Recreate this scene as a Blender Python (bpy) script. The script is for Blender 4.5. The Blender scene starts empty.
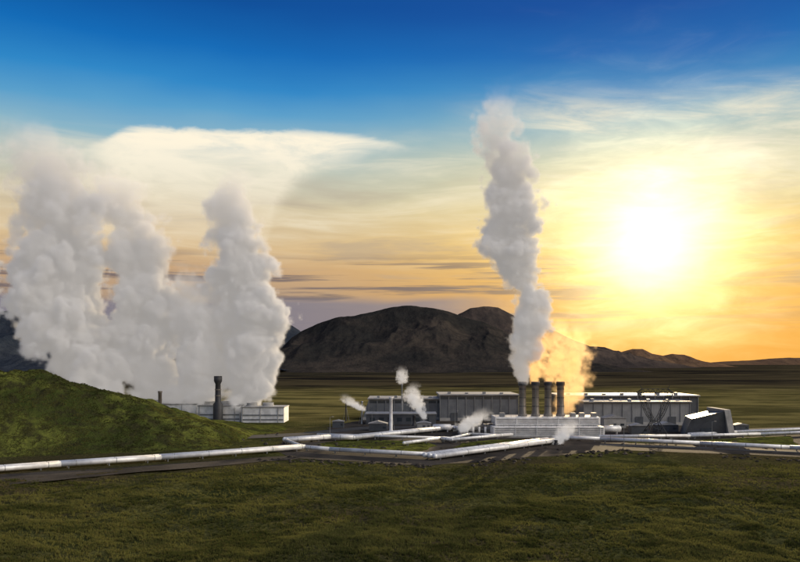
import bpy, bmesh, math, random
import numpy as np
from mathutils import Vector, noise, Matrix
random.seed(7); np.random.seed(7)
sc=bpy.context.scene
F=777.8; CH=30.0; HY=362.0
def X(px,d): return (px-400)/F*d
def Z(py,d): return CH-(py-HY)/F*d
def G(px,py):
    d=F*CH/(py-HY); return (X(px,d),d)
def lin(c):
    return tuple(((v/255)/12.92 if v/255<=0.04045 else ((v/255+0.055)/1.055)**2.4) for v in c)+(1.0,)

# ---------------------------------------------------------------- node helper
class NT:
    def __init__(s,t): s.t=t; s.n=t.nodes; s.l=t.links
    def put(s,sock,v):
        if isinstance(v,bpy.types.NodeSocket): s.l.new(v,sock)
        elif v is not None: sock.default_value=v
    def m(s,op,a,b=None,c=None,clamp=False):
        n=s.n.new('ShaderNodeMath'); n.operation=op; n.use_clamp=clamp
        s.put(n.inputs[0],a); s.put(n.inputs[1],b); s.put(n.inputs[2],c); return n.outputs[0]
    def mr(s,v,a,b,c=0.0,d=1.0,kind='SMOOTHSTEP'):
        n=s.n.new('ShaderNodeMapRange'); n.interpolation_type=kind
        for i,q in enumerate((v,a,b,c,d)): s.put(n.inputs[i],q)
        return n.outputs[0]
    def comb(s,x,y,z):
        n=s.n.new('ShaderNodeCombineXYZ')
        for i,q in enumerate((x,y,z)): s.put(n.inputs[i],q)
        return n.outputs[0]
    def sep(s,v):
        n=s.n.new('ShaderNodeSeparateXYZ'); s.put(n.inputs[0],v); return n.outputs
    def vm(s,op,a,b=None):
        n=s.n.new('ShaderNodeVectorMath'); n.operation=op; s.put(n.inputs[0],a); s.put(n.inputs[1],b)
        return n.outputs['Value'] if op in('DOT_PRODUCT','LENGTH','DISTANCE') else n.outputs[0]
    def vscale(s,a,k):
        n=s.n.new('ShaderNodeVectorMath'); n.operation='SCALE'; s.put(n.inputs[0],a); s.put(n.inputs['Scale'],k); return n.outputs[0]
    def noise(s,v,scale,detail=4,rough=0.55,dist=0.0,col=False):
        n=s.n.new('ShaderNodeTexNoise'); s.put(n.inputs['Vector'],v)
        n.inputs['Scale'].default_value=scale; n.inputs['Detail'].default_value=detail
        n.inputs['Roughness'].default_value=rough; n.inputs['Distortion'].default_value=dist
        return n.outputs[1] if col else n.outputs[0]
    def voro(s,v,scale):
        n=s.n.new('ShaderNodeTexVoronoi'); s.put(n.inputs['Vector'],v); n.inputs['Scale'].default_value=scale
        return n.outputs['Distance']
    def mix(s,f,a,b,bt='MIX'):
        n=s.n.new('ShaderNodeMix'); n.data_type='RGBA'; n.blend_type=bt
        s.put(n.inputs[0],f); s.put(n.inputs[6],a); s.put(n.inputs[7],b); return n.outputs[2]
    def ramp(s,f,stops):
        n=s.n.new('ShaderNodeValToRGB'); e=n.color_ramp.elements
        stops=sorted(stops,key=lambda q:q[0])
        e[0].position=stops[0][0]; e[0].color=stops[0][1]; e[1].position=stops[-1][0]; e[1].color=stops[-1][1]
        for p,c in stops[1:-1]:
            q=e.new(p); q.color=c
        s.put(n.inputs[0],f); return n.outputs[0]
    def curve(s,v,pts):
        n=s.n.new('ShaderNodeFloatCurve'); c=n.mapping.curves[0]
        pts=sorted(pts); c.points[0].location=pts[0]; c.points[1].location=pts[-1]
        for p in pts[1:-1]: c.points.new(*p)
        n.mapping.update(); s.put(n.inputs['Value'],v); n.inputs['Factor'].default_value=1.0
        return n.outputs[0]

# ---------------------------------------------------------------- world / sky
SAZ=math.degrees(math.atan2(252,F)); SEL=math.degrees(math.atan2(117,math.hypot(F,252)))
def dvec(a,e): a=math.radians(a); e=math.radians(e); return Vector((math.sin(a)*math.cos(e),math.cos(a)*math.cos(e),math.sin(e)))
sdir=dvec(SAZ,SEL)
def AE(px,py):
    return math.degrees(math.atan2(px-400,F)), math.degrees(math.atan2(HY-py,math.hypot(F,px-400)))
w=bpy.data.worlds.new("World"); sc.world=w; w.use_nodes=True
t=NT(w.node_tree); t.n.clear()
tc=t.n.new('ShaderNodeTexCoord').outputs['Generated']
x,y,z=t.sep(tc)
D2=57.29578
az=t.m('MULTIPLY',t.m('ARCTAN2',x,y),D2)
el=t.m('MULTIPLY',t.m('ARCSINE',z),D2)
nw=t.noise(t.comb(t.m('MULTIPLY',az,0.05),t.m('MULTIPLY',el,0.14),3.1),1.0,3,0.55)
nw=t.m('SUBTRACT',nw,0.5)
el2=t.m('ADD',el,t.m('MULTIPLY',nw,2.4))
fac=t.m('DIVIDE',el2,45.0,clamp=True)
def stops(px,tab): return [(max(0,AE(px,yy)[1])/45.0,lin(c)) for yy,c in tab]
RL=t.ramp(fac,[(1.0,lin((4,44,104)))]+stops(250,[(0,(2,78,154)),(50,(12,106,182)),(88,(44,134,198)),(116,(88,158,202)),(142,(138,180,198)),(170,(186,194,184)),(205,(208,194,164)),(245,(214,184,140)),(270,(196,160,122)),(300,(170,146,126)),(330,(146,130,130)),(361,(136,120,118))]))
RR=t.ramp(fac,[(1.0,lin((4,44,104)))]+stops(650,[(0,(0,76,156)),(50,(12,102,176)),(85,(54,136,190)),(115,(120,168,188)),(150,(176,188,172)),(200,(214,200,148)),(250,(228,186,98)),(290,(228,168,70)),(330,(224,156,54)),(361,(218,148,50))]))
hl=t.m('SQRT',t.m('ADD',t.m('MULTIPLY',x,x),t.m('MULTIPLY',y,y)))
u=t.m('DIVIDE',x,t.m('MAXIMUM',hl,0.001))
base=t.mix(t.mr(u,-0.22,0.28),RL,RR)
st=t.noise(t.comb(t.m('MULTIPLY',az,0.045),t.m('MULTIPLY',el2,0.42),0.0),1.6,5,0.6,0.4)
midb=t.m('MULTIPLY',t.mr(el,5,10),t.mr(el,17.5,14))
base=t.mix(t.m('MULTIPLY',t.m('MULTIPLY',t.mr(st,0.45,0.75),midb),0.5),base,lin((244,234,208)))
base=t.mix(t.m('MULTIPLY',t.m('MULTIPLY',t.mr(st,0.50,0.30),t.m('MULTIPLY',t.mr(el,3,6),t.mr(el,15,10))),0.5),base,lin((166,152,138)))
mR=t.m('MULTIPLY',t.mr(az,2,14),t.m('MULTIPLY',t.mr(el2,9.5,13.5),t.mr(el2,19.6,16.8)))
s2=t.noise(t.comb(t.m('MULTIPLY',az,0.08),t.m('MULTIPLY',t.m('ADD',el,t.m('MULTIPLY',az,0.12)),0.5),5.0),1.5,6,0.62,0.5)
base=t.mix(t.m('MULTIPLY',mR,t.mr(s2,0.35,0.70,0.15,0.9)),base,lin((228,222,202)))
def azf(a): return (a+30)/40.0
azn=t.m('DIVIDE',t.m('ADD',t.m('ADD',az,t.m('MULTIPLY',nw,2.0)),30),40.0,clamp=True)
top=[(60,150),(100,140),(125,128),(160,126),(220,129),(300,131),(360,136),(395,141),(412,147)]
bot=[(60,250),(125,252),(200,252),(262,250),(278,215),(300,188),(340,166),(380,154),(412,148)]
ct=t.curve(azn,[(0.0,AE(60,160)[1]/20)]+[(azf(AE(a,b)[0]),AE(a,b)[1]/20) for a,b in top]+[(1.0,AE(412,149)[1]/20)])
cb=t.curve(azn,[(0.0,AE(60,250)[1]/20)]+[(azf(AE(a,b)[0]),AE(a,b)[1]/20) for a,b in bot]+[(1.0,AE(412,149)[1]/20)])
fine=t.noise(t.comb(t.m('MULTIPLY',az,0.20),t.m('MULTIPLY',el,0.7),1.0),1.0,5,0.6,0.6)
elw=t.m('ADD',el,t.m('MULTIPLY',t.m('SUBTRACT',fine,0.5),1.5))
dt=t.m('SUBTRACT',t.m('MULTIPLY',ct,20.0),elw)
db=t.m('SUBTRACT',elw,t.m('MULTIPLY',cb,20.0))
an=t.m('MULTIPLY',t.mr(dt,-0.12,0.4),t.mr(db,-0.6,1.9))
an=t.m('MULTIPLY',an,t.mr(az,-24,-19))
an=t.m('MULTIPLY',an,t.mr(dt,8.0,0.8,0.10,1.0,'LINEAR'))
an=t.m('MULTIPLY',an,t.mr(fine,0.28,0.60,0.62,1.0))
base=t.mix(an,base,lin((255,244,220)))
s3=t.noise(t.comb(t.m('MULTIPLY',az,0.05),t.m('MULTIPLY',el,1.15),9.0),1.5,5,0.58,0.3)
lowb=t.m('MULTIPLY',t.mr(el2,1.5,3.2),t.mr(el2,8.4,6.4))
lowm=t.m('MULTIPLY',t.m('MULTIPLY',t.mr(s3,0.47,0.60),lowb),t.mr(az,22,3,0.25,0.95))
base=t.mix(lowm,base,lin((112,100,102)))
bank=t.m('MULTIPLY',t.mr(el2,4.9,4.2),t.mr(az,12,1))
bank=t.m('MULTIPLY',bank,0.85)
base=t.mix(bank,base,lin((120,118,134)))
# sun glow
def dirang(v):
    dn=t.n.new('ShaderNodeVectorMath'); dn.operation='DOT_PRODUCT'; t.put(dn.inputs[0],tc); dn.inputs[1].default_value=v
    return t.m('MULTIPLY',t.m('ARCCOSINE',t.m('MINIMUM',dn.outputs['Value'],1.0)),D2)
ang=dirang(sdir)
ang=t.m('MULTIPLY',ang,t.m('ADD',1.0,t.m('MULTIPLY',t.m('SUBTRACT',fine,0.5),0.95)))
g1=t.m('MULTIPLY',t.m('EXPONENT',t.m('MULTIPLY',t.m('POWER',t.m('DIVIDE',ang,4.0),1.4),-1.0)),2.0)
g2=t.m('MULTIPLY',t.m('EXPONENT',t.m('DIVIDE',ang,-8.0)),0.42)
g2=t.m('MULTIPLY',g2,t.mr(el,22,11))
c1=t.vscale((1.0,0.88,0.50),g1); c2=t.vscale((1.0,0.70,0.26),g2)
tot=t.vm('ADD',t.vm('ADD',base,c1),c2)
# added unseen sky glow: fill behind the viewpoint, bright key patch to the right
bk=t.m('MULTIPLY',t.mr(y,-0.05,-0.7),t.mr(el,0,12))
tot=t.vm('ADD',tot,t.vscale((0.22,0.24,0.27),bk))
cl=t.m('MULTIPLY',t.mr(dirang(dvec(105,32)),42,8),t.mr(el,1,12))
tot=t.vm('ADD',tot,t.vscale((5.2,4.75,4.1),cl))
bg=t.n.new('ShaderNodeBackground'); t.put(bg.inputs[0],tot); bg.inputs[1].default_value=1.0
sky=t.n.new('ShaderNodeTexSky'); sky.sky_type='NISHITA'; sky.sun_disc=False
sky.sun_elevation=math.radians(SEL); sky.sun_rotation=math.radians(SAZ)
bg2=t.n.new('ShaderNodeBackground'); t.put(bg2.inputs[0],sky.outputs[0]); bg2.inputs[1].default_value=0.002
ad=t.n.new('ShaderNodeAddShader'); t.l.new(bg.outputs[0],ad.inputs[0]); t.l.new(bg2.outputs[0],ad.inputs[1])
wo=t.n.new('ShaderNodeOutputWorld'); t.l.new(ad.outputs[0],wo.inputs[0])

sl=bpy.data.lights.new("sun","SUN"); sl.energy=4.6; sl.angle=math.radians(0.5); sl.color=(1.0,0.76,0.44)
so=bpy.data.objects.new("sun",sl); sc.collection.objects.link(so)
so.rotation_euler=(-sdir).to_track_quat('-Z','Y').to_euler(); so.location=(200,400,150)

# ---------------------------------------------------------------- materials
def mat(name,fn,rough=0.7,metal=0.0,bump=None,spec=None):
    m=bpy.data.materials.new(name); m.use_nodes=True; t=NT(m.node_tree)
    b=t.n['Principled BSDF']; b.inputs['Roughness'].default_value=rough; b.inputs['Metallic'].default_value=metal
    if spec is not None: b.inputs['Specular IOR Level'].default_value=spec
    pos=t.n.new('ShaderNodeNewGeometry').outputs['Position']
    c=fn(t,pos) if callable(fn) else None
    if c is None:
        r=t.noise(pos,0.35,3,0.6); c=t.mix(t.mr(r,0.3,0.7,0,1),(fn[0]*0.78,fn[1]*0.78,fn[2]*0.78,1),(fn[0]*1.12,fn[1]*1.12,fn[2]*1.12,1))
    t.put(b.inputs['Base Color'],c)
    if bump:
        n=t.noise(pos,bump[0],5,0.65); bb=t.n.new('ShaderNodeBump'); bb.inputs['Strength'].default_value=bump[2] if len(bump)>2 else 1.0
        bb.inputs['Distance'].default_value=bump[1]; t.put(bb.inputs['Height'],n); t.l.new(bb.outputs[0],b.inputs['Normal'])
    return m
def c4(*a): return tuple(a)+(1.0,)
def f_ground(t,p):
    x,y,z=t.sep(p)
    n1=t.noise(p,0.012,5,0.6); n2=t.noise(p,0.07,6,0.7); n3=t.noise(p,0.9,4,0.7)
    g=t.mix(t.mr(n2,0.40,0.60),c4(0.040,0.046,0.015),c4(0.105,0.102,0.033))
    g=t.mix(t.mr(n1,0.42,0.60),g,c4(0.075,0.060,0.030))
    g=t.mix(t.mr(n3,0.38,0.62,0.0,0.75),g,c4(0.022,0.025,0.010))
    yw=t.m('ADD',y,t.m('MULTIPLY',t.m('SUBTRACT',n1,0.5),500.0))
    ps=t.comb(t.m('MULTIPLY',x,0.35),y,0.0)
    n4=t.noise(ps,0.03,5,0.7)
    far=t.mix(t.mr(n4,0.40,0.60),c4(0.165,0.142,0.052),c4(0.058,0.054,0.021))
    c=t.mix(t.mr(yw,300,460),g,far)
    ps=t.comb(t.m('MULTIPLY',x,0.25),y,0.0)
    lv=t.noise(ps,0.006,6,0.7)
    lava=t.mix(t.mr(lv,0.42,0.58),c4(0.014,0.013,0.011),c4(0.060,0.050,0.028))
    return t.mix(t.mr(yw,720,1050),c,lava)
M_ground=mat("ground_cover",f_ground,0.95,bump=(0.8,0.8),spec=0.0)
def f_hill(t,p):
    n1=t.noise(p,0.035,5,0.6); n2=t.noise(p,0.22,5,0.7)
    g=t.mix(t.mr(n1,0.38,0.6),c4(0.048,0.060,0.016),c4(0.135,0.148,0.032))
    g=t.mix(t.mr(n2,0.42,0.62,0,0.9),g,c4(0.036,0.034,0.016))
    return g
M_hill=mat("hill_moss",f_hill,0.95,bump=(0.4,2.0),spec=0.0)
def f_gravel(t,p):
    n1=t.noise(p,0.06,5,0.6); n2=t.noise(p,1.3,4,0.7)
    g=t.mix(t.mr(n1,0.35,0.65),c4(0.025,0.022,0.020),c4(0.08,0.068,0.054))
    return t.mix(t.mr(n2,0.3,0.7,0,0.5),g,c4(0.02,0.018,0.016))
M_gravel=mat("volcanic_gravel",f_gravel,0.9,bump=(2.5,0.12),spec=0.05)
M_road=mat("asphalt",(0.05,0.05,0.05),0.8,spec=0.1)
def f_mtn(a,b,c_):
    def f(t,p):
        n1=t.noise(p,0.003,6,0.62); n2=t.noise(p,0.02,5,0.65)
        g=t.mix(t.mr(n1,0.40,0.62),c4(*a),c4(*b))
        return t.mix(t.mr(n2,0.42,0.66,0,0.6),g,c4(*c_))
    return f
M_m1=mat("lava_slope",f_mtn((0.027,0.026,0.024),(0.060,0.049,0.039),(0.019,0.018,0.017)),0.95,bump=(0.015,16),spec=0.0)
M_m2=mat("far_slope",f_mtn((0.055,0.045,0.039),(0.09,0.068,0.054),(0.040,0.034,0.030)),0.95,bump=(0.015,14),spec=0.0)  # lighter base colour stands in for distance haze
M_m3=mat("distant_haze_slope",f_mtn((0.13,0.080,0.050),(0.17,0.105,0.06),(0.10,0.062,0.040)),0.95,bump=(0.02,14),spec=0.0)  # warm sunset haze mixed into the slope colour
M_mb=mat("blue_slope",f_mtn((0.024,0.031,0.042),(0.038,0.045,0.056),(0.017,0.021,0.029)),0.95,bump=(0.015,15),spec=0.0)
def f_clad(a,b,per):
    def f(t,p):
        x,y,z=t.sep(p)
        k=t.m('FRACT',t.m('MULTIPLY',x,per)); n=t.noise(p,0.2,3,0.6)
        c=t.mix(t.mr(n,0.3,0.7),c4(*a),c4(*b))
        return t.mix(t.mr(k,0.0,0.12,0.35,0.0),c,c4(0.06,0.06,0.065))
    return f
M_clad=mat("grey_cladding",f_clad((0.10,0.112,0.128),(0.16,0.172,0.188),1.6),0.45,0.3)
M_clad2=mat("pale_cladding",f_clad((0.21,0.215,0.22),(0.28,0.285,0.29),0.8),0.5,0.2)
M_dark=mat("dark_cladding",(0.07,0.078,0.09),0.5,0.2)
M_white=mat("white_paint",(0.70,0.69,0.67),0.5)
M_off=mat("concrete",(0.34,0.33,0.31),0.85)
M_pipe=mat("aluminium_jacket",(0.72,0.715,0.70),0.4,0.15)
M_steel=mat("galvanised_steel",(0.25,0.26,0.27),0.5,0.6)
M_blk=mat("black_steel",(0.035,0.035,0.037),0.6,0.3)
M_rust=mat("weathered_stack",(0.18,0.155,0.125),0.5,0.3)
M_glass=mat("dark_glass",(0.04,0.05,0.06),0.12,0.0)
M_roof=mat("roof_sheet",(0.28,0.28,0.28),0.6,0.2)

# ---------------------------------------------------------------- mesh helpers
def link(o,parent=None):
    sc.collection.objects.link(o)
    if parent: o.parent=parent
    return o
def empty(name,loc=(0,0,0)):
    e=bpy.data.objects.new(name,None); e.empty_display_size=1; return link(e)
def frombm(bm,name,m,parent=None,smooth=False):
    me=bpy.data.meshes.new(name); bm.to_mesh(me); bm.free()
    for mm in (m if isinstance(m,list) else [m]): me.materials.append(mm)
    if smooth: me.polygons.foreach_set('use_smooth',[True]*len(me.polygons))
    return link(bpy.data.objects.new(name,me),parent)
def bbox(bm,x0,x1,y0,y1,z0,z1,sx=0,sy=0):
    v=[bm.verts.new(q) for q in ((x0,y0,z0),(x1,y0,z0),(x1,y1,z0),(x0,y1,z0),(x0+sx,y0+sy,z1),(x1-sx,y0+sy,z1),(x1-sx,y1-sy,z1),(x0+sx,y1-sy,z1))]
    for f in ((0,3,2,1),(4,5,6,7),(0,1,5,4),(1,2,6,5),(2,3,7,6),(3,0,4,7)): bm.faces.new([v[i] for i in f])
def boxes(parent,name,lst,m,bev=0.0):
    bm=bmesh.new()
    for b in lst: bbox(bm,*b)
    if bev: bmesh.ops.bevel(bm,geom=bm.edges[:],offset=bev,segments=1,affect='EDGES')
    return frombm(bm,name,m,parent)
def prism(parent,name,poly,y0,y1,m):
    bm=bmesh.new(); a=[bm.verts.new((p[0],y0,p[1])) for p in poly]; b=[bm.verts.new((p[0],y1,p[1])) for p in poly]
    bm.faces.new(a); bm.faces.new(b[::-1]); n=len(poly)
    for i in range(n): bm.faces.new((a[i],b[i],b[(i+1)%n],a[(i+1)%n]))
    bmesh.ops.recalc_face_normals(bm,faces=bm.faces[:])
    return frombm(bm,name,m,parent)
def beam(bm,p,q,r,seg=8,r2=None):
    p=Vector(p); q=Vector(q); d=q-p; L=d.length
    if L<1e-4: return
    mt=Matrix.Translation((p+q)/2)@d.to_track_quat('Z','Y').to_matrix().to_4x4()
    bmesh.ops.create_cone(bm,cap_ends=True,segments=seg,radius1=r,radius2=r if r2 is None else r2,depth=L,matrix=mt)
def tubes(parent,name,lst,m,seg=8,smooth=False):
    bm=bmesh.new()
    for a in lst: beam(bm,a[0],a[1],a[2],seg,a[3] if len(a)>3 else None)
    o=frombm(bm,name,m,parent)
    if smooth:
        for p in o.data.polygons: p.use_smooth=len(p.vertices)==4
    return o
def lathe(parent,name,cx,cy,prof,m,seg=28):
    bm=bmesh.new(); rings=[]
    for r,zz in prof: rings.append([bm.verts.new((cx+r*math.cos(2*math.pi*i/seg),cy+r*math.sin(2*math.pi*i/seg),zz)) for i in range(seg)])
    for a,b in zip(rings,rings[1:]):
        for i in range(seg): bm.faces.new((a[i],a[(i+1)%seg],b[(i+1)%seg],b[i]))
    o=frombm(bm,name,m,parent,True)
    return o

# ---------------------------------------------------------------- ground
def gh(x,y):
    k=1.0
    if 225<y<470: k=0.0
    elif 205<=y<=225: k=(225-y)/20
    elif 470<=y<620: k=(y-470)/150
    if y<=225:
        return k*(noise.fractal(Vector((x*0.02,y*0.02,1.0)),1.0,2.0,4)*1.6+noise.fractal(Vector((x*0.16,y*0.16,5.0)),0.9,2.0,4)*0.45)
    return k*noise.fractal(Vector((x*0.006,y*0.006,2.0)),1.0,2.0,4)*2.0*(1 if y<3000 else 0)
def gridmesh(xs,ys,fn,name,m,smooth=True):
    nx,ny=len(xs),len(ys); co=np.zeros((ny,nx,3))
    for j,yy in enumerate(ys):
        for i,xx in enumerate(xs): co[j,i]=(xx,yy,fn(xx,yy))
    idx=np.arange(nx*ny).reshape(ny,nx)
    fa=np.stack([idx[:-1,:-1],idx[:-1,1:],idx[1:,1:],idx[1:,:-1]],-1).reshape(-1,4)
    me=bpy.data.meshes.new(name); me.from_pydata(co.reshape(-1,3).tolist(),[],fa.tolist()); me.materials.append(m)
    if smooth: me.polygons.foreach_set('use_smooth',[True]*len(me.polygons))
    return link(bpy.data.objects.new(name,me))
xs=list(np.arange(-160,161,1.1)); g=1.1; v=xs[-1]
while v<26000: g*=1.22; v+=g; xs.append(v); xs.insert(0,-v)
ys=[-4000,-1500,-500,-150,-40,20,60]+list(np.arange(80,232,1.1)); g=4; v=ys[-1]
while v<42000: v+=g; ys.append(v); g*=1.06
gridmesh(xs,ys,gh,"ground",M_ground)

def interp(tab,x): return float(np.interp(x,[a for a,b in tab],[b for a,b in tab]))
HD=300.0
htab=[(X(a,HD),Z(b,HD)) for a,b in ((-200,368),(-100,370),(0,375),(30,373),(50,375),(64,378),(80,385),(100,392),(125,399),(150,406),(175,413),(200,421),(225,430),(245,439),(268,447))]
def hill(x,y):
    p=interp(htab,x)
    if y<HD:
        fr=232+max(0,(x+150))*0.32
        v=(HD-y)/max(10,(HD-fr))
    else: v=(y-HD)/85
    v=min(v,1.0); f=0.5*(1+math.cos(math.pi*v))
    n=noise.fractal(Vector((x*0.035,y*0.035,7.0)),0.9,2.0,5)*4.2+noise.fractal(Vector((x*0.2,y*0.2,3.0)),1.0,2.0,3)*0.7
    return p*f+n*min(1,max(0,p)/10)*f-0.4+0.3*noise.noise(Vector((x*.1,y*.1,0)))
gridmesh(list(np.arange(-290,-50,1.3)),list(np.arange(225,388,1.3)),hill,"hill",M_hill)
def mound(x,y):
    a=(x-X(212,345))/22.0; b=(y-345)/26.0
    return 4.6*math.exp(-(a*a+b*b))-0.5+noise.fractal(Vector((x*0.1,y*0.1,3)),1,2,4)*0.5*math.exp(-(a*a+b*b))
gridmesh(list(np.arange(X(212,345)-50,X(212,345)+50,1.6)),list(np.arange(290,400,1.6)),mound,"hill",M_hill)

def mountain(name,D,tab,depthF,depthB,m,seed,rough=1.0,nx=300,ny=100):
    t2=[(X(a,D),max(0,Z(b,D))) for a,b in tab]; x0,x1=t2[0][0],t2[-1][0]
    hm=max(b for a,b in t2)
    def f(x,y):
        v=(D-y)/depthF if y<D else (y-D)/depthB
        v=min(1,v)
        warp=noise.fractal(Vector((x/hm*0.5,y/hm*0.5,seed)),1.0,2.0,4)
        p=interp(t2,x+warp*hm*0.45*v)
        f1=(1-v)**1.25
        rid=noise.ridged_multi_fractal(Vector((x/hm*0.8,y/hm*0.3,seed+5)),1.0,2.1,6,1.0,2.0)-1.0
        fr=noise.fractal(Vector((x/hm*2.4,y/hm*2.4,seed+2)),0.9,2.0,6)
        e=min(1,p/(hm*0.35))
        return p*f1+e*hm*rough*(rid*0.17*math.sin(math.pi*min(1,v*1.15+0.02)) + fr*0.045*(0.35+v)*(1-v)) -3
    return gridmesh(list(np.linspace(x0,x1,nx)),list(np.linspace(D-depthF,D+depthB,ny)),f,name,m)
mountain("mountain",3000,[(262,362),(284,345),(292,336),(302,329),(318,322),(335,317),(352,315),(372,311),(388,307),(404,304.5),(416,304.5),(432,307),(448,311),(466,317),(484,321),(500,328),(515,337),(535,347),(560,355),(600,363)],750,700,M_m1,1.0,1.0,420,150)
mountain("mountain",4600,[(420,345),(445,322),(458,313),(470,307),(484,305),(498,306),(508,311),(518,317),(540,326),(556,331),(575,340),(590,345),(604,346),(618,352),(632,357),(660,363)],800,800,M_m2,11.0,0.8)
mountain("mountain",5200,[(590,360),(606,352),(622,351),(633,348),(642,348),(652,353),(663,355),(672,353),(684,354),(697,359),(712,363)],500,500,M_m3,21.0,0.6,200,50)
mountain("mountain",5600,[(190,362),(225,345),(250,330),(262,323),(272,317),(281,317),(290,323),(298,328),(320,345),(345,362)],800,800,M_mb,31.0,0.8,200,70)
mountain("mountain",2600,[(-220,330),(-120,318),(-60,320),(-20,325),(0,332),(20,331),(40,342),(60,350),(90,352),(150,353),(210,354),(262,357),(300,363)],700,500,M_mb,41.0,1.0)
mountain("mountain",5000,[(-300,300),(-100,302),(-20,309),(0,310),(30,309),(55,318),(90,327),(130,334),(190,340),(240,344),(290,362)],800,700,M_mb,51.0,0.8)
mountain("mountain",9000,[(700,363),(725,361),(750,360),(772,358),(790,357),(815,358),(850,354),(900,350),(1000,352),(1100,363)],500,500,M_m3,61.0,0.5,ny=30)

def sheet(name,pts,z,m,jit=1.0,sub=6.0):
    P=[G(*p) for p in pts]; out=[]
    for i in range(len(P)):
        a=Vector(P[i]); b=Vector(P[(i+1)%len(P)]); n=max(1,int((b-a).length/sub))
        for k in range(n):
            q=a.lerp(b,k/n); q+=Vector((noise.noise(Vector((q.x*.13,q.y*.13,z*9))),noise.noise(Vector((q.x*.13,q.y*.13,4+z))))) * jit*3; out.append(q)
    bm=bmesh.new(); vs=[bm.verts.new((q.x,q.y,z)) for q in out]; f=bm.faces.new(vs)
    bmesh.ops.triangulate(bm,faces=[f]); bmesh.ops.recalc_face_normals(bm,faces=bm.faces[:])
    for f in bm.faces:
        if f.normal.z<0: f.normal_flip()
    return frombm(bm,name,m)
sheet("gravel_yard",[(285,455),(262,448),(290,440),(325,429),(360,420),(520,417),(600,421),(735,429),(880,424),(880,460),(700,453),(620,450),(560,455),(430,466),(300,459)],0.06,M_gravel)
sheet("gravel_track",[(-60,478),(120,468),(285,456),(300,459),(240,464),(120,474),(-60,492)],0.10,M_gravel,0.6)
sheet("service_road",[(240,436),(300,433),(360,427),(450,424.5),(500,425),(500,427),(450,427),(360,430),(300,436.5),(240,439)],0.14,M_road,0.2)
sheet("road",[(600,444),(700,447),(800,451),(880,455),(880,458),(800,453.6),(700,449),(600,446)],0.14,M_road,0.2)
for pts in ([(318,444),(345,440),(420,441),(438,446),(420,452),(330,451)],[(620,441),(700,440),(790,436),(800,446),(700,445),(630,443)],[(735,434),(820,429),(820,433),(745,437)],[(452,448),(520,442),(535,440),(500,439.5),(462,443)]):
    sheet("grass_verge",pts,0.11,M_hill,0.7)

def rocks(name,n,region,m,smin,smax):
    V=[];Fc=[]
    tb=bmesh.new(); bmesh.ops.create_icosphere(tb,subdivisions=1,radius=1); bv=[v.co.copy() for v in tb.verts]; bf=[[v.index for v in f.verts] for f in tb.faces]; tb.free()
    c=0
    while c<n:
        px,py=region(); gx,gy=G(px,py)
        if noise.noise(Vector((gx*.05,gy*.05,6)))<-0.05: c+=0.3; continue
        s=random.uniform(smin,smax)**1.0; a=random.random()*6.28; o=len(V); sx,sy,sz=random.uniform(.7,1.6),random.uniform(.6,1.2),random.uniform(.35,.7)
        for q in bv:
            k=s*(1+0.35*noise.noise(q*1.7+Vector((c,0,0)))); x_,y_=q.x*sx*k,q.y*sy*k
            V.append((gx+x_*math.cos(a)-y_*math.sin(a),gy+x_*math.sin(a)+y_*math.cos(a),q.z*sz*k+.1))
        Fc+= [[i+o for i in f] for f in bf]; c+=1
    me=bpy.data.meshes.new(name); me.from_pydata(V,[],Fc); me.materials.append(m); return link(bpy.data.objects.new(name,me))
def reg1():
    px=random.uniform(240,830); return px,random.choice([np.interp(px,[240,430,560,620,830],[458,467,457,452,462])+random.gauss(0,1.5),random.uniform(431,450)])
rocks("lava_rocks",420,reg1,M_gravel,0.3,0.9)

# ---------------------------------------------------------------- grass tufts
def tufts(name,pts,m,hh=(0.18,0.45)):
    n=len(pts); B=5; P=np.array(pts)
    P=np.repeat(P,B,0); N=len(P)
    a=np.random.rand(N)*2*np.pi; r=np.random.rand(N)*0.25
    h=np.random.uniform(hh[0],hh[1],N); wd=np.random.uniform(0.06,0.15,N); ln=np.random.rand(N)*0.25
    b=np.random.rand(N)*2*np.pi
    cx=P[:,0]+np.cos(a)*r; cy=P[:,1]+np.sin(a)*r
    v=np.zeros((N,3,3))
    v[:,0]=np.stack([cx-np.cos(b)*wd,cy-np.sin(b)*wd,P[:,2]-0.05],1)
    v[:,1]=np.stack([cx+np.cos(b)*wd,cy+np.sin(b)*wd,P[:,2]-0.05],1)
    v[:,2]=np.stack([cx+np.cos(a)*ln,cy+np.sin(a)*ln,P[:,2]+h],1)
    me=bpy.data.meshes.new(name); me.vertices.add(N*3); me.vertices.foreach_set('co',v.reshape(-1))
    me.loops.add(N*3); me.loops.foreach_set('vertex_index',np.arange(N*3,dtype=np.int32))
    me.polygons.add(N); me.polygons.foreach_set('loop_start',np.arange(0,N*3,3,dtype=np.int32)); me.update(calc_edges=True)
    me.materials.append(m); return link(bpy.data.objects.new(name,me))
mg=bpy.data.materials.new("grass_blades"); mg.use_nodes=True; t=NT(mg.node_tree); t.n.clear()
p=t.n.new('ShaderNodeNewGeometry').outputs['Position']
n1=t.noise(p,0.05,4,0.6); n2=t.noise(p,1.2,2,0.6)
g=t.mix(t.mr(n1,0.40,0.58),c4(0.046,0.054,0.016),c4(0.12,0.12,0.036))
g=t.mix(t.mr(n2,0.48,0.75,0,0.6),g,c4(0.12,0.095,0.042))
df=t.n.new('ShaderNodeBsdfDiffuse'); tl=t.n.new('ShaderNodeBsdfTranslucent'); t.put(df.inputs[0],g); t.put(tl.inputs[0],g)
mx=t.n.new('ShaderNodeMixShader'); mx.inputs[0].default_value=0.4; t.l.new(df.outputs[0],mx.inputs[1]); t.l.new(tl.outputs[0],mx.inputs[2])
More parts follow.
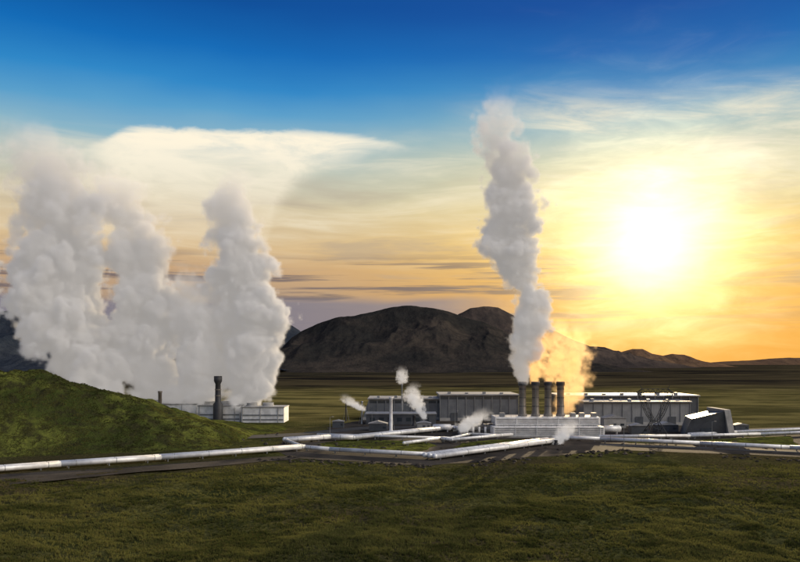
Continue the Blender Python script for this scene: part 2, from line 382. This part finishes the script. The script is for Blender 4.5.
o=t.n.new('ShaderNodeOutputMaterial'); t.l.new(mx.outputs[0],o.inputs[0]); M_grass=mg
pts=[]
while len(pts)<75000:
    d=110/(1-random.random()*0.52); xx=random.uniform(-0.56,0.56)*d
    if d>232: continue
    pyy=HY+F*CH/d; pxx=400+F*xx/d
    if d>198 and pyy<np.interp(pxx,[-60,120,300,430,560,620,880],[494,476,461,468,457,452,462]): continue
    cl=noise.noise(Vector((xx*0.05,d*0.05,2)))+0.8*noise.noise(Vector((xx*0.21,d*0.21,8)))+.4*noise.noise(Vector((xx*0.6,d*0.6,8)))
    if cl<-0.05 and random.random()<0.85: continue
    pts.append((xx,d,gh(xx,d)))
tufts("grass",pts,M_grass,(0.2,0.55))
pts=[]
while len(pts)<16000:
    xx=random.uniform(-230,-60); yy=random.uniform(236,312); zz=hill(xx,yy)
    if zz>0.1 and noise.noise(Vector((xx*0.2,yy*0.2,4)))>-0.1: pts.append((xx,yy,zz))
tufts("grass",pts,M_grass,(0.2,0.5))

# ---------------------------------------------------------------- halls
def hall(name,D,p0,p1,ytop,depth,m,slope=0,strip=True,roofm=None):
    e=empty(name); x0=X(p0,D); x1=X(p1,D); h=Z(ytop,D); y0=D; y1=D+depth
    prism(e,"walls",[(x0,0.0),(x1,0.0),(x1,h-0.8),(x0+slope,h-0.8)],y0,y1,m)
    boxes(e,"plinth",[(x0-0.15,x1+0.15,y0-0.25,y0,0,1.6)],M_off)
    boxes(e,"roof",[(x0+slope-0.6,x1+0.6,y0-1.2,y1+1,h-0.8,h)],roofm or M_roof,0.08)
    n=int((x1-x0-slope)/4.2); mull=[]; gl=[]
    for i in range(n+1):
        xx=x0+slope+(x1-x0-slope)*i/n
        mull.append((xx-0.14,xx+0.14,y0-0.35,y0-0.003,1.6,h-0.85))
    if strip:
        for i in range(n):
            a=x0+slope+(x1-x0-slope)*i/n; b=x0+slope+(x1-x0-slope)*(i+1)/n
            gl.append((a+0.3,b-0.3,y0-0.06,y0-0.01,h-2.7,h-1.5))
    boxes(e,"mullions",mull,M_steel)
    if gl: boxes(e,"windows",gl,M_glass)
    drs=[]
    for k in (0.18,0.52,0.83):
        xx=x0+slope+(x1-x0-slope)*k; drs.append((xx-1.8,xx+1.8,y0-0.42,y0-0.3,0,4.2))
    boxes(e,"doors",drs,M_dark)
    rv=[]
    for k in range(int((x1-x0)/9)):
        xx=x0+slope+5+k*9
        if xx<x1-2: rv.append((xx-.8,xx+.8,y0+4,y0+6,h,h+random.uniform(0.5,1.1)))
    boxes(e,"roof_vents",rv,M_steel,0.1)
    boxes(e,"gutter",[(x0+slope-0.7,x1+0.7,y0-1.45,y0-1.2,h-0.55,h-0.3)],M_off)
    return e
hall("turbine_hall",402,362,445,398,26,M_clad,3.5)
hall("turbine_hall",396,440,518,394,30,M_clad)
hall("turbine_hall",368,584,690,401,34,M_clad2,0,False)
e=hall("turbine_hall",385,560,698,395,30,M_dark,0,False)
e=empty("annex_building"); D=372
boxes(e,"walls",[(X(366,D),X(436,D),D,D+14,0,5.0)],M_dark); boxes(e,"roof",[(X(366,D)-.4,X(436,D)+.4,D-.5,D+14.5,5.0,5.4)],M_roof)
boxes(e,"windows",[(X(370+i*9,D),X(375+i*9,D),D-0.05,D-0.01,1.6,3.4) for i in range(7)],M_glass)
e=empty("visitor_building"); D=316
bm=bmesh.new()
A=[(X(684,D),0),(X(727,D),0),(X(722,D),Z(411,D)),(X(690,D),Z(418.5,D))]
a=[bm.verts.new((p[0],D+(-2 if p[1]>1 else 0),p[1])) for p in A]; b=[bm.verts.new((p[0]+4,D+16,p[1])) for p in A]
bm.faces.new(a); bm.faces.new(b[::-1])
for i in range(4): bm.faces.new((a[i],b[i],b[(i+1)%4],a[(i+1)%4]))
bmesh.ops.recalc_face_normals(bm,faces=bm.faces[:]); frombm(bm,"walls",M_dark,e)
prism(e,"end_frame",[(X(727,D)+.02,0),(X(733,D),0),(X(728,D),Z(410,D)+.3),(X(722,D)+.02,Z(410,D)+.3)],D-2.3,D+16,M_off)
boxes(e,"entrance",[(X(700,D),X(712,D),D-0.7,D-0.4,0.02,3.2)],M_glass)

# ---------------------------------------------------------------- central cooling tower with four stacks
def stack(parent,cx,cy,z0,z1,r):
    lathe(parent,"stack_shell",cx,cy,[(r*1.25,z0),(r*1.25,z0+.8),(r*1.0,z0+1.4),(r*0.93,z0+(z1-z0)*.5),(r*0.95,z1-1.8),(r*1.14,z1-1.6),(r*1.16,z1-.2),(r*1.1,z1),(r*0.85,z1),(r*0.82,z1-2.5)],M_rust)
    tubes(parent,"stack_bands",[((cx,cy,z),(cx,cy,z+.25),r*1.03) for z in (z0+4,z0+7.5,z0+11) if z<z1-2]+[((cx,cy,z1-1.6),(cx,cy,z1-.3),r*1.18)],M_blk,24)
    tubes(parent,"ladder",[((cx-.25,cy-r*1.12,z0),(cx-.25,cy-r*1.12,z1),.06),((cx+.25,cy-r*1.12,z0),(cx+.25,cy-r*1.12,z1),.06)],M_steel,4)
e=empty("cooling_tower"); D=309
x0,x1=X(497,D),X(603,D); zt=Z(418,D)
boxes(e,"upper_tier",[(x0,x1,D+5,D+19,4.4,zt)],M_white,.1)
boxes(e,"lower_tier",[(x0-1.5,x1+0.6,D,D+20,0.5,4.2)],M_white,.1)
boxes(e,"base",[(x0-2,x1+1.2,D-.6,D+20.5,0,.5)],M_off)
boxes(e,"louvres",[(x0-1.2,x1+0.3,D-.35,D-.01,z,z+.28) for z in (1.0,1.7,2.4,3.1,3.8)]+[(x0+.4,x1-.4,D+4.65,D+4.99,z,z+.28) for z in (5.0,5.7,6.4,7.1)],M_white)
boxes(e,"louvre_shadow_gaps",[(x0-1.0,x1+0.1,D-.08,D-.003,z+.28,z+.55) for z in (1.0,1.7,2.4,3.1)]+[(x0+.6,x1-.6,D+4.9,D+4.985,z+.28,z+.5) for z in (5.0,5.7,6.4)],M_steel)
boxes(e,"ribs",[(x0-1.2+i*8.4,x0-.95+i*8.4,D-.5,D-.36,.5,4.3) for i in range(int((x1-x0+2)/8.4)+1)]+[(x0+i*8.4,x0+.25+i*8.4,D+4.5,D+4.64,4.4,zt) for i in range(int((x1-x0)/8.4)+1)],M_white)
rail=[]
for (a,b,yy,zz) in ((x0-1.5,x1+.6,D+.1,4.2),(x0,x1,D+5.1,zt)):
    for h in (.55,1.1): rail.append(((a,yy,zz+h),(b,yy,zz+h),.05))
    k=a
    while k<=b: rail.append(((k,yy,zz),(k,yy,zz+1.1),.05)); k+=2.1
tubes(e,"railing",rail,M_steel,4)
for px in (522.5,535.5,548,560.5):
    stack(e,X(px,320),320,zt,Z(381.5,320),1.5)
boxes(e,"deck_units",[(X(p,316),X(p+5,316),D+7,D+10,zt,zt+1.6) for p in (500,571,580,592)],M_steel,.1)

e=empty("silencer_station"); D=322
boxes(e,"housing",[(X(478+i*0,D)-8+i*5.2,X(478,D)-4+i*5.2,D-3,D+5,0,4.2) for i in range(4)],M_off,.15)
boxes(e,"platform",[(X(455,D),X(496,D),D-4.2,D-3.2,2.4,2.6)],M_steel)
tubes(e,"frames",[((X(455+i*5,D),D-4,0),(X(455+i*5,D),D-4,5.5+(i%3)),.12) for i in range(9)]+[((X(455,D),D-4,4.4),(X(495,D),D-4,4.4),.1),((X(455,D),D-4,5.4),(X(495,D),D-4,5.4),.1)],M_blk,6)
tubes(e,"risers",[((X(460+i*6,D),D-5,0),(X(460+i*6,D),D-5,3.6),.45) for i in range(6)],M_pipe,12,True)

def tank(px,py,r,L):
    gx,gy=G(px,py); e=empty("storage_tank")
    tubes(e,"vessel",[((gx-L/2,gy,r+.8),(gx+L/2,gy,r+.8),r)],M_pipe,20,True)
    tubes(e,"dished_ends",[((gx-L/2-.5,gy,r+.8),(gx-L/2,gy,r+.8),r*.7,r),((gx+L/2,gy,r+.8),(gx+L/2+.5,gy,r+.8),r,r*.7)],M_pipe,20)
    boxes(e,"saddles",[(gx+s*L/3-.25,gx+s*L/3+.25,gy-r*.8,gy+r*.8,0,1.2) for s in(-1,1)],M_off)
tank(442,432,1.3,7); tank(610,434,1.4,8)
def shed(px,py,wd,dp,h,m):
    gx,gy=G(px,py); e=empty("equipment_shed")
    boxes(e,"walls",[(gx-wd/2,gx+wd/2,gy,gy+dp,0,h)],m); prism(e,"roof",[(gx-wd/2-.3,h),(gx+wd/2+.3,h),(gx,h+wd*.14)],gy-.4,gy+dp+.3,M_roof)
    boxes(e,"door",[(gx-.6,gx+.6,gy-.06,gy-.01,0,2.1)],M_dark); boxes(e,"window",[(gx+wd*.25,gx+wd*.42,gy-.05,gy-.01,1.1,2.0)],M_glass)
for a in ((378,431,8,6,3.2,M_dark),(424,430,6,5,3,M_off),(640,434,7,5,3.4,M_dark),(668,432,9,6,3,M_dark),(742,431,6,4,2.6,M_dark),(338,428,5,4,3,M_dark),(615,428,10,7,4.5,M_off)): shed(*a)
def vent(px,py,ptop,r,m):
    gx,gy=G(px,py); e=empty("vent_stack"); zt=Z(ptop,gy)
    lathe(e,"shell",gx,gy,[(r*1.5,0),(r*1.5,.6),(r,1.0),(r,zt-.8),(r*1.3,zt-.6),(r*1.3,zt),(r*.8,zt)],m,16)
    tubes(e,"guy_frame",[((gx+sx,gy+sy,0),(gx,gy,zt*.7),.07) for sx,sy in((1.6,0),(-1.6,0),(0,1.6))],M_steel,5)
vent(391,432,397,.7,M_white); vent(362,424,401,.4,M_steel); vent(414,426,415,.6,M_blk); vent(402,422,384,.35,M_steel); vent(346,421,399,.3,M_blk); vent(556,445,440,.5,M_blk)

# left bank of cooling towers
e=empty("cooling_tower"); D=392
segs=[(128,196,404.5),(198,240,406),(241,284,407.5)]
for i,(a,b,yt) in enumerate(segs):
    dd=D-4*i
    boxes(e,"cell_walls_%d"%i,[(X(a,dd),X(b,dd),dd,dd+16,0,Z(yt,dd))],M_white,.1)
    zt=Z(yt,dd)
    boxes(e,"cell_ribs_%d"%i,[(q,q+.35,dd-.3,dd-.01,0,zt-.1) for q in np.arange(X(a,dd)+.5,X(b,dd)-.5,8.8)],M_off)
    boxes(e,"louvre_bands_%d"%i,[(X(a,dd)+.3,X(b,dd)-.3,dd-.16,dd-.02,zz,zz+.7) for zz in (1.2,3.4)],M_steel)
    boxes(e,"parapet_%d"%i,[(X(a,dd)-.3,X(b,dd)+.3,dd-.4,dd+16.4,zt,zt+.35)],M_roof)
    q=X(a,dd)+4
    while q<X(b,dd)-3:
        lathe(e,"fan_ring",q,dd+8,[(3.1,zt+.35),(2.7,zt+1.4),(2.9,zt+2.0),(2.6,zt+2.0),(2.4,zt+.4)],M_off,20); q+=8
e=empty("chimney"); lathe(e,"shell",X(218,384),384,[(2.4,0),(2.4,Z(404,384)),(1.5,Z(402,384)),(1.3,Z(384,384)),(2.0,Z(381,384)),(2.0,Z(376,384)),(1.5,Z(376,384))],M_blk,20)
tubes(e,"bands",[((X(218,384),384,z),(X(218,384),384,z+.4),1.6) for z in (Z(396,384),Z(390,384))],M_rust,20)
e=empty("chimney"); lathe(e,"shell",X(160,388),388,[(0.9,0),(0.9,Z(393,388)),(1.1,Z(392.5,388)),(1.1,Z(391,388)),(.7,Z(391,388))],M_rust,16)

# ---------------------------------------------------------------- pipelines
def pipeline(pts,r=0.6,h=1.3,n=1,gap=1.9,step=11):
    e=empty("pipeline"); P=[Vector(G(*p)) for p in pts]
    bm=bmesh.new(); bs=bmesh.new(); bb=bmesh.new()
    for k in range(n):
        off=(k-(n-1)/2)*gap; Q=[]
        for i,p in enumerate(P):
            a=P[max(0,i-1)]; b=P[min(len(P)-1,i+1)]; d=(b-a).normalized(); nn=Vector((-d.y,d.x)); Q.append(p+nn*off)
        for i in range(len(Q)-1):
            a,b=Q[i],Q[i+1]; L=(b-a).length; beam(bm,(a.x,a.y,h),(b.x,b.y,h),r,16)
            s=4
            while s<L:
                q=a.lerp(b,s/L); d=(b-a)/L
                beam(bb,(q.x-d.x*.08,q.y-d.y*.08,h),(q.x+d.x*.08,q.y+d.y*.08,h),r*1.05,16); s+=step
            if k==0:
                s=2
                while s<L:
                    q=a.lerp(b,s/L); d=(b-a)/L; nn=Vector((-d.y,d.x))
                    wd=(n-1)*gap
                    for c in (q-nn*.3,q+nn*(wd+.3)):
                        bbox(bs,c.x-.13,c.x+.13,c.y-.13,c.y+.13,0,h-r)
                    c1=q-nn*.6; c2=q+nn*(wd+.6); beam(bs,(c1.x,c1.y,h-r-.12),(c2.x,c2.y,h-r-.12),.12,6)
                    s+=step
        for q in Q: bmesh.ops.create_icosphere(bm,subdivisions=2,radius=r*1.02,matrix=Matrix.Translation((q.x,q.y,h)))
    o=frombm(bm,"insulated_pipe",M_pipe,e)
    for p in o.data.polygons: p.use_smooth=len(p.vertices)<=4
    frombm(bb,"jacket_bands",M_steel,e); frombm(bs,"supports",M_steel,e)
pipeline([(-60,478),(60,468.5),(160,461.5),(303,450.5)],0.78,1.4,2,1.9)
pipeline([(303,450.5),(330,453),(430,458.5)],0.7,1.3,1)
pipeline([(430,460),(552,443.5)],0.85,1.4,3,2.1)
pipeline([(552,443.5),(560,440.5),(600,442),(700,446.5),(790,451),(880,456)],0.7,1.3,1)
pipeline([(286,443.5),(330,440.5),(352,441),(452,430.5)],0.85,1.5,2,2.0)
pipeline([(318,437.5),(450,441.5),(470,437),(500,438.5)],0.5,1.3,1)
pipeline([(404,446.5),(440,441.5),(452,443),(512,437.5)],0.6,1.3,1)
pipeline([(600,439.5),(690,439),(760,437),(880,432)],0.6,1.3,1)
pipeline([(690,437),(735,434.5),(880,428)],0.5,1.2,2,1.6)
pipeline([(452,430.5),(476,432)],0.7,1.4,2,2.0)
pipeline([(303,450.5),(286,443.5)],0.6,1.3,1)

# ---------------------------------------------------------------- pylon
def pylon(px,py,H=21,wt=15):
    gx,gy=G(px,py); e=empty("transmission_tower"); L=[]
    r=.11
    def P(sx,sy,w_,d_,z): return (gx+sx*w_,gy+sy*d_,z)
    lv=[(0,4.6,4.6),(2.6,3.3,3.3),(4.8,2.2,2.2),(6.6,1.3,1.3)]
    for a,b in zip(lv,lv[1:]):
        for sx in(-1,1):
            for sy in(-1,1): L.append((P(sx,sy,a[1],a[2],a[0]),P(sx,sy,b[1],b[2],b[0]),r*1.3))
        for sy in(-1,1):
            L.append((P(-1,sy,a[1],a[2],a[0]),P(1,sy,b[1],b[2],b[0]),r*.7)); L.append((P(1,sy,a[1],a[2],a[0]),P(-1,sy,b[1],b[2],b[0]),r*.7)); L.append((P(-1,sy,b[1],b[2],b[0]),P(1,sy,b[1],b[2],b[0]),r*.7))
        for sx in(-1,1):
            L.append((P(sx,-1,a[1],a[2],a[0]),P(sx,1,b[1],b[2],b[0]),r*.7)); L.append((P(sx,1,a[1],a[2],a[0]),P(sx,-1,b[1],b[2],b[0]),r*.7))
    zs=[6.6,9,11.5,14,16.5,H-3]
    for s in(-1,1):
        out=[1.3+(wt*.46-1.3)*((z-6.6)/(H-9.6))**.7 for z in zs]; inn=[.1+(wt*.46-2.0)*((z-6.6)/(H-9.6))**.85 for z in zs]
        for i in range(len(zs)-1):
            for sy in(-1,1):
                dy=sy*max(.5,1.3-.14*i); dy2=sy*max(.5,1.3-.14*(i+1))
                L.append(((gx+s*out[i],gy+dy,zs[i]),(gx+s*out[i+1],gy+dy2,zs[i+1]),r*1.2)); L.append(((gx+s*inn[i],gy+dy,zs[i]),(gx+s*inn[i+1],gy+dy2,zs[i+1]),r*1.1))
                L.append(((gx+s*out[i],gy+dy,zs[i]),(gx+s*inn[i+1],gy+dy2,zs[i+1]),r*.6)); L.append(((gx+s*inn[i],gy+dy,zs[i]),(gx+s*out[i+1],gy+dy2,zs[i+1]),r*.6))
                L.append(((gx+s*inn[i+1],gy+dy2,zs[i+1]),(gx+s*out[i+1],gy+dy2,zs[i+1]),r*.6))
    z=H-3; hw=wt/2
    for sy in(-.5,.5):
        L.append(((gx-hw,gy+sy,z),(gx+hw,gy+sy,z),r*1.1)); L.append(((gx-hw,gy+sy,z),(gx-hw*.7,gy+sy,z+1.6),r)); L.append(((gx+hw,gy+sy,z),(gx+hw*.7,gy+sy,z+1.6),r)); L.append(((gx-hw*.7,gy+sy,z+1.6),(gx+hw*.7,gy+sy,z+1.6),r))
        k=-hw*.8
        while k<hw*.8: L.append(((gx+k,gy+sy,z),(gx+k+1,gy+sy,z+1.6),r*.6)); L.append(((gx+k+1,gy+sy,z+1.6),(gx+k+2,gy+sy,z),r*.6)); k+=2
    for s in(-1,1): L.append(((gx+s*hw*.7,gy,z+1.6),(gx+s*hw*.8,gy,H),r))
    tubes(e,"lattice",L,M_blk,5)
    tubes(e,"insulators",[((gx+k,gy,z),(gx+k,gy,z-2),.18) for k in(-hw*.95,0,hw*.95)],M_steel,6)
    boxes(e,"footings",[(gx+sx*4.6-.5,gx+sx*4.6+.5,gy+sy*4.6-.5,gy+sy*4.6+.5,0,.3) for sx in(-1,1) for sy in(-1,1)],M_off)
pylon(655,438,Z(385,310),14.5)
def lamp(px,py,h=7):
    gx,gy=G(px,py); e=empty("street_lamp")
    tubes(e,"pole",[((gx,gy,0),(gx,gy,h),.10,.06),((gx,gy,h),(gx+1.1,gy-.2,h+.25),.05)],M_steel,6)
    boxes(e,"luminaire",[(gx+.8,gx+1.6,gy-.35,gy-.05,h+.15,h+.32)],M_off)
for a in ((372,428),(455,426),(610,430),(690,428),(712,440),(330,434),(624,446)): lamp(*a)

# ---------------------------------------------------------------- steam (fog grids built with geometry nodes)
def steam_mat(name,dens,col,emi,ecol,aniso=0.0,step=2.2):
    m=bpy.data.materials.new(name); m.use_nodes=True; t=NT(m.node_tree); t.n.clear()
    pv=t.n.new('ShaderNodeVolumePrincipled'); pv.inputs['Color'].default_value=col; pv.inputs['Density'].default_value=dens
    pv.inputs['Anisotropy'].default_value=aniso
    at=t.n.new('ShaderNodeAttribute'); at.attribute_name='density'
    t.put(pv.inputs['Emission Strength'],t.m('MULTIPLY',at.outputs['Fac'],emi)); pv.inputs['Emission Color'].default_value=ecol  # self-glow put in to stand for light scattered many times in the steam
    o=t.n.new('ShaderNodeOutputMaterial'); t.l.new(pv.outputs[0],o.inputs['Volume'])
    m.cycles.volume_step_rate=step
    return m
def plume(name,D,cols,m,vox,nscale,amp=1.25,vamp=1.3,warp=0.4,sharp=3.6,seed=0.0,rs=1.0,dpow=2.0):
    mp=D/F
    allx=[];allz=[];R=0
    for c in cols:
        c['p']=[(a,b,r*rs,dn) for a,b,r,dn in c['p']]
        for px,py,r,dn in c['p']:
            allx+= [X(px,D)-r*mp*1.5,X(px,D)+r*mp*1.5]; allz.append(Z(py,D)); R=max(R,r*mp)
    xa,xb=min(allx),max(allx); za,zb=min(allz),max(allz)+R*.4; ymax=max(abs(c.get('dy',0)) for c in cols)+R*1.15
    cx=(xa+xb)/2
    ng=bpy.data.node_groups.new(name,'GeometryNodeTree'); ng.interface.new_socket('Geometry',in_out='OUTPUT',socket_type='NodeSocketGeometry')
    t=NT(ng); out=t.n.new('NodeGroupOutput')
    pos=t.n.new('GeometryNodeInputPosition').outputs[0]
    ps=t.vm('ADD',pos,(seed,seed*1.7,seed*.6))
    nc=t.noise(ps,nscale*.55,3,0.55,col=True)
    wv=t.vscale(t.vm('SUBTRACT',nc,(.5,.5,.5)),warp/nscale)
    nc2=t.noise(ps,nscale*2.2,3,0.6,col=True)
    wv=t.vm('ADD',wv,t.vscale(t.vm('SUBTRACT',nc2,(.5,.5,.5)),warp*.5/nscale))
    q=t.vm('ADD',pos,wv); qx,qy,qz=t.sep(q)
    qs=t.vm('ADD',q,(seed,0,seed))
    v1=t.voro(qs,nscale*1.0); v2=t.voro(qs,nscale*2.4); v3=t.voro(qs,nscale*5.0); f1=t.noise(qs,nscale*1.6,7,0.68)
    disp=t.m('ADD',t.m('ADD',t.m('MULTIPLY',t.m('SUBTRACT',.48,v1),vamp),t.m('MULTIPLY',t.m('SUBTRACT',.42,v2),vamp*.55)),t.m('MULTIPLY',t.m('SUBTRACT',f1,.5),amp))
    disp=t.m('ADD',disp,t.m('MULTIPLY',t.m('SUBTRACT',.42,v3),vamp*.28))
    res=None
    for c in cols:
        pp=sorted([(Z(py,D),X(px,D)-cx,r*mp,dn) for px,py,r,dn in c['p']])
        z0,z1=pp[0][0],pp[-1][0]; W=(xb-xa)
        fz=t.m('DIVIDE',t.m('SUBTRACT',qz,z0-za),z1-z0,clamp=True)
        kz=lambda a:(a-z0)/(z1-z0)
        ccx=t.m('MULTIPLY',t.m('SUBTRACT',t.curve(fz,[(kz(a),b/W+.5) for a,b,_,_ in pp]),.5),W)
        cr=t.m('MULTIPLY',t.curve(fz,[(kz(a),r/R) for a,_,r,_ in pp]),R)
        cd=t.curve(fz,[(kz(a),dn) for a,_,_,dn in pp])
        dx=t.m('SUBTRACT',qx,ccx); dy=t.m('SUBTRACT',qy,c.get('dy',0))
        dd=t.m('SQRT',t.m('ADD',t.m('MULTIPLY',dx,dx),t.m('MULTIPLY',dy,dy)))
        s=t.m('MULTIPLY',t.m('SUBTRACT',1.0,t.m('DIVIDE',dd,t.m('MAXIMUM',cr,.05))),1.35)
        s=t.m('ADD',s,disp)
        s=t.m('SUBTRACT',s,t.m('MULTIPLY',t.m('SUBTRACT',1.0,cd),.32))
        s=t.m('MULTIPLY',s,t.m('ADD',.7,t.m('MULTIPLY',cd,sharp)),clamp=True)
        s=t.m('MULTIPLY',t.m('MULTIPLY',s,s),t.m('POWER',cd,dpow))
        tp=t.mr(qz,(z1-za)+.3*pp[-1][2],(z1-za)-1.8*pp[-1][2]); bt=t.mr(qz,z0-za-.4,z0-za+.6)
        s=t.m('MULTIPLY',s,t.m('MULTIPLY',tp,bt))
        res=s if res is None else t.m('MAXIMUM',res,s)
    vc=t.n.new('GeometryNodeVolumeCube'); t.put(vc.inputs['Density'],res)
    mn=(xa-cx,-ymax,-0.5); mx=(xb-cx,ymax,zb-za)
    vc.inputs['Min'].default_value=mn; vc.inputs['Max'].default_value=mx
    for k,i in (('Resolution X',0),('Resolution Y',1),('Resolution Z',2)): vc.inputs[k].default_value=max(8,int((mx[i]-mn[i])/vox))
    sm=t.n.new('GeometryNodeSetMaterial'); t.l.new(vc.outputs[0],sm.inputs['Geometry']); sm.inputs['Material'].default_value=m
    t.l.new(sm.outputs[0],out.inputs[0])
    me=bpy.data.meshes.new(name); me.materials.append(m)
    o=bpy.data.objects.new(name,me); link(o); o.location=(cx,D,za)
    md=o.modifiers.new("steam",'NODES'); md.node_group=ng
    return o
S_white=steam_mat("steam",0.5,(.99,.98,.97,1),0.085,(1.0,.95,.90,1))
S_gold=steam_mat("steam_thin_glow",0.22,(1.0,.82,.55,1),0.13,(1.0,.42,.08,1),0.5)  # orange tint and glow painted in for sun behind the thin plume
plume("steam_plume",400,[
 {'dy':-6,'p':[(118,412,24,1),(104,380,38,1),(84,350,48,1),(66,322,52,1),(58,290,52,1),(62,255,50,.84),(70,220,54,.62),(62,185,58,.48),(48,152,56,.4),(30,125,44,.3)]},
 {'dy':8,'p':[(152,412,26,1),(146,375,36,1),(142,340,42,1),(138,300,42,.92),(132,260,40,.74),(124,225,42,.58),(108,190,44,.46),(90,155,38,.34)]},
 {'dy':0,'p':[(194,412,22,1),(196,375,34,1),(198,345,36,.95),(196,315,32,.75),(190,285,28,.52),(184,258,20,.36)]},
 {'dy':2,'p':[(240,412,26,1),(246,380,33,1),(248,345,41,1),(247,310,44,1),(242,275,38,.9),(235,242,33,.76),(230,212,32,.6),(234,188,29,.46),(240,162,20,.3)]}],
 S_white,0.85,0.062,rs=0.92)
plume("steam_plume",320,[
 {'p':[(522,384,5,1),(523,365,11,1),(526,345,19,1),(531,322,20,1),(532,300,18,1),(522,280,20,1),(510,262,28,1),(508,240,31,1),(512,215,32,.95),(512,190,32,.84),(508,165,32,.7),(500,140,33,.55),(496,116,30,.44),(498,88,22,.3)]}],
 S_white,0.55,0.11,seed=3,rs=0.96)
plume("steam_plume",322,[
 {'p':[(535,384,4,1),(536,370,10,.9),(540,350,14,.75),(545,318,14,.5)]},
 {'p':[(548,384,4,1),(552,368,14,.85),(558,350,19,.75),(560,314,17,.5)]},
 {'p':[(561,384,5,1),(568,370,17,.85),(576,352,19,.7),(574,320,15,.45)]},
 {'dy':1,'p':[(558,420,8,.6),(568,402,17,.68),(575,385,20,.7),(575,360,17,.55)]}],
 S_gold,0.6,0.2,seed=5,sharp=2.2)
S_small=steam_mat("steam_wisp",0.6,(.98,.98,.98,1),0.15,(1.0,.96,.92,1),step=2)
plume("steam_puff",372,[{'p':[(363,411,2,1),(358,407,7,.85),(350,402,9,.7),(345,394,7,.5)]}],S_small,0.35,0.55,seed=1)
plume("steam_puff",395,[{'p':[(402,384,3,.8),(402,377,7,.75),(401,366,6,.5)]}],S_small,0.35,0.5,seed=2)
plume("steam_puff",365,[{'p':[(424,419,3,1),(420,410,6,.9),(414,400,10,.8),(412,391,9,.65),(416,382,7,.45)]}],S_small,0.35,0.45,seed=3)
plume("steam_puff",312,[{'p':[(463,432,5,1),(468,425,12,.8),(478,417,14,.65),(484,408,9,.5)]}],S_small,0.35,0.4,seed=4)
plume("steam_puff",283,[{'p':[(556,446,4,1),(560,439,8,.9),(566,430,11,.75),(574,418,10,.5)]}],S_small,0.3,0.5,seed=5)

cam=bpy.data.cameras.new("camera"); co=bpy.data.objects.new("camera",cam); link(co)
co.location=(0,0,CH); co.rotation_euler=(math.radians(90),0,0); cam.lens=35; cam.sensor_width=36; cam.shift_y=81/800
cam.clip_start=0.5; cam.clip_end=80000; sc.camera=co
sc.view_settings.view_transform='Standard'; sc.view_settings.look='None'; sc.view_settings.exposure=0
print("done")
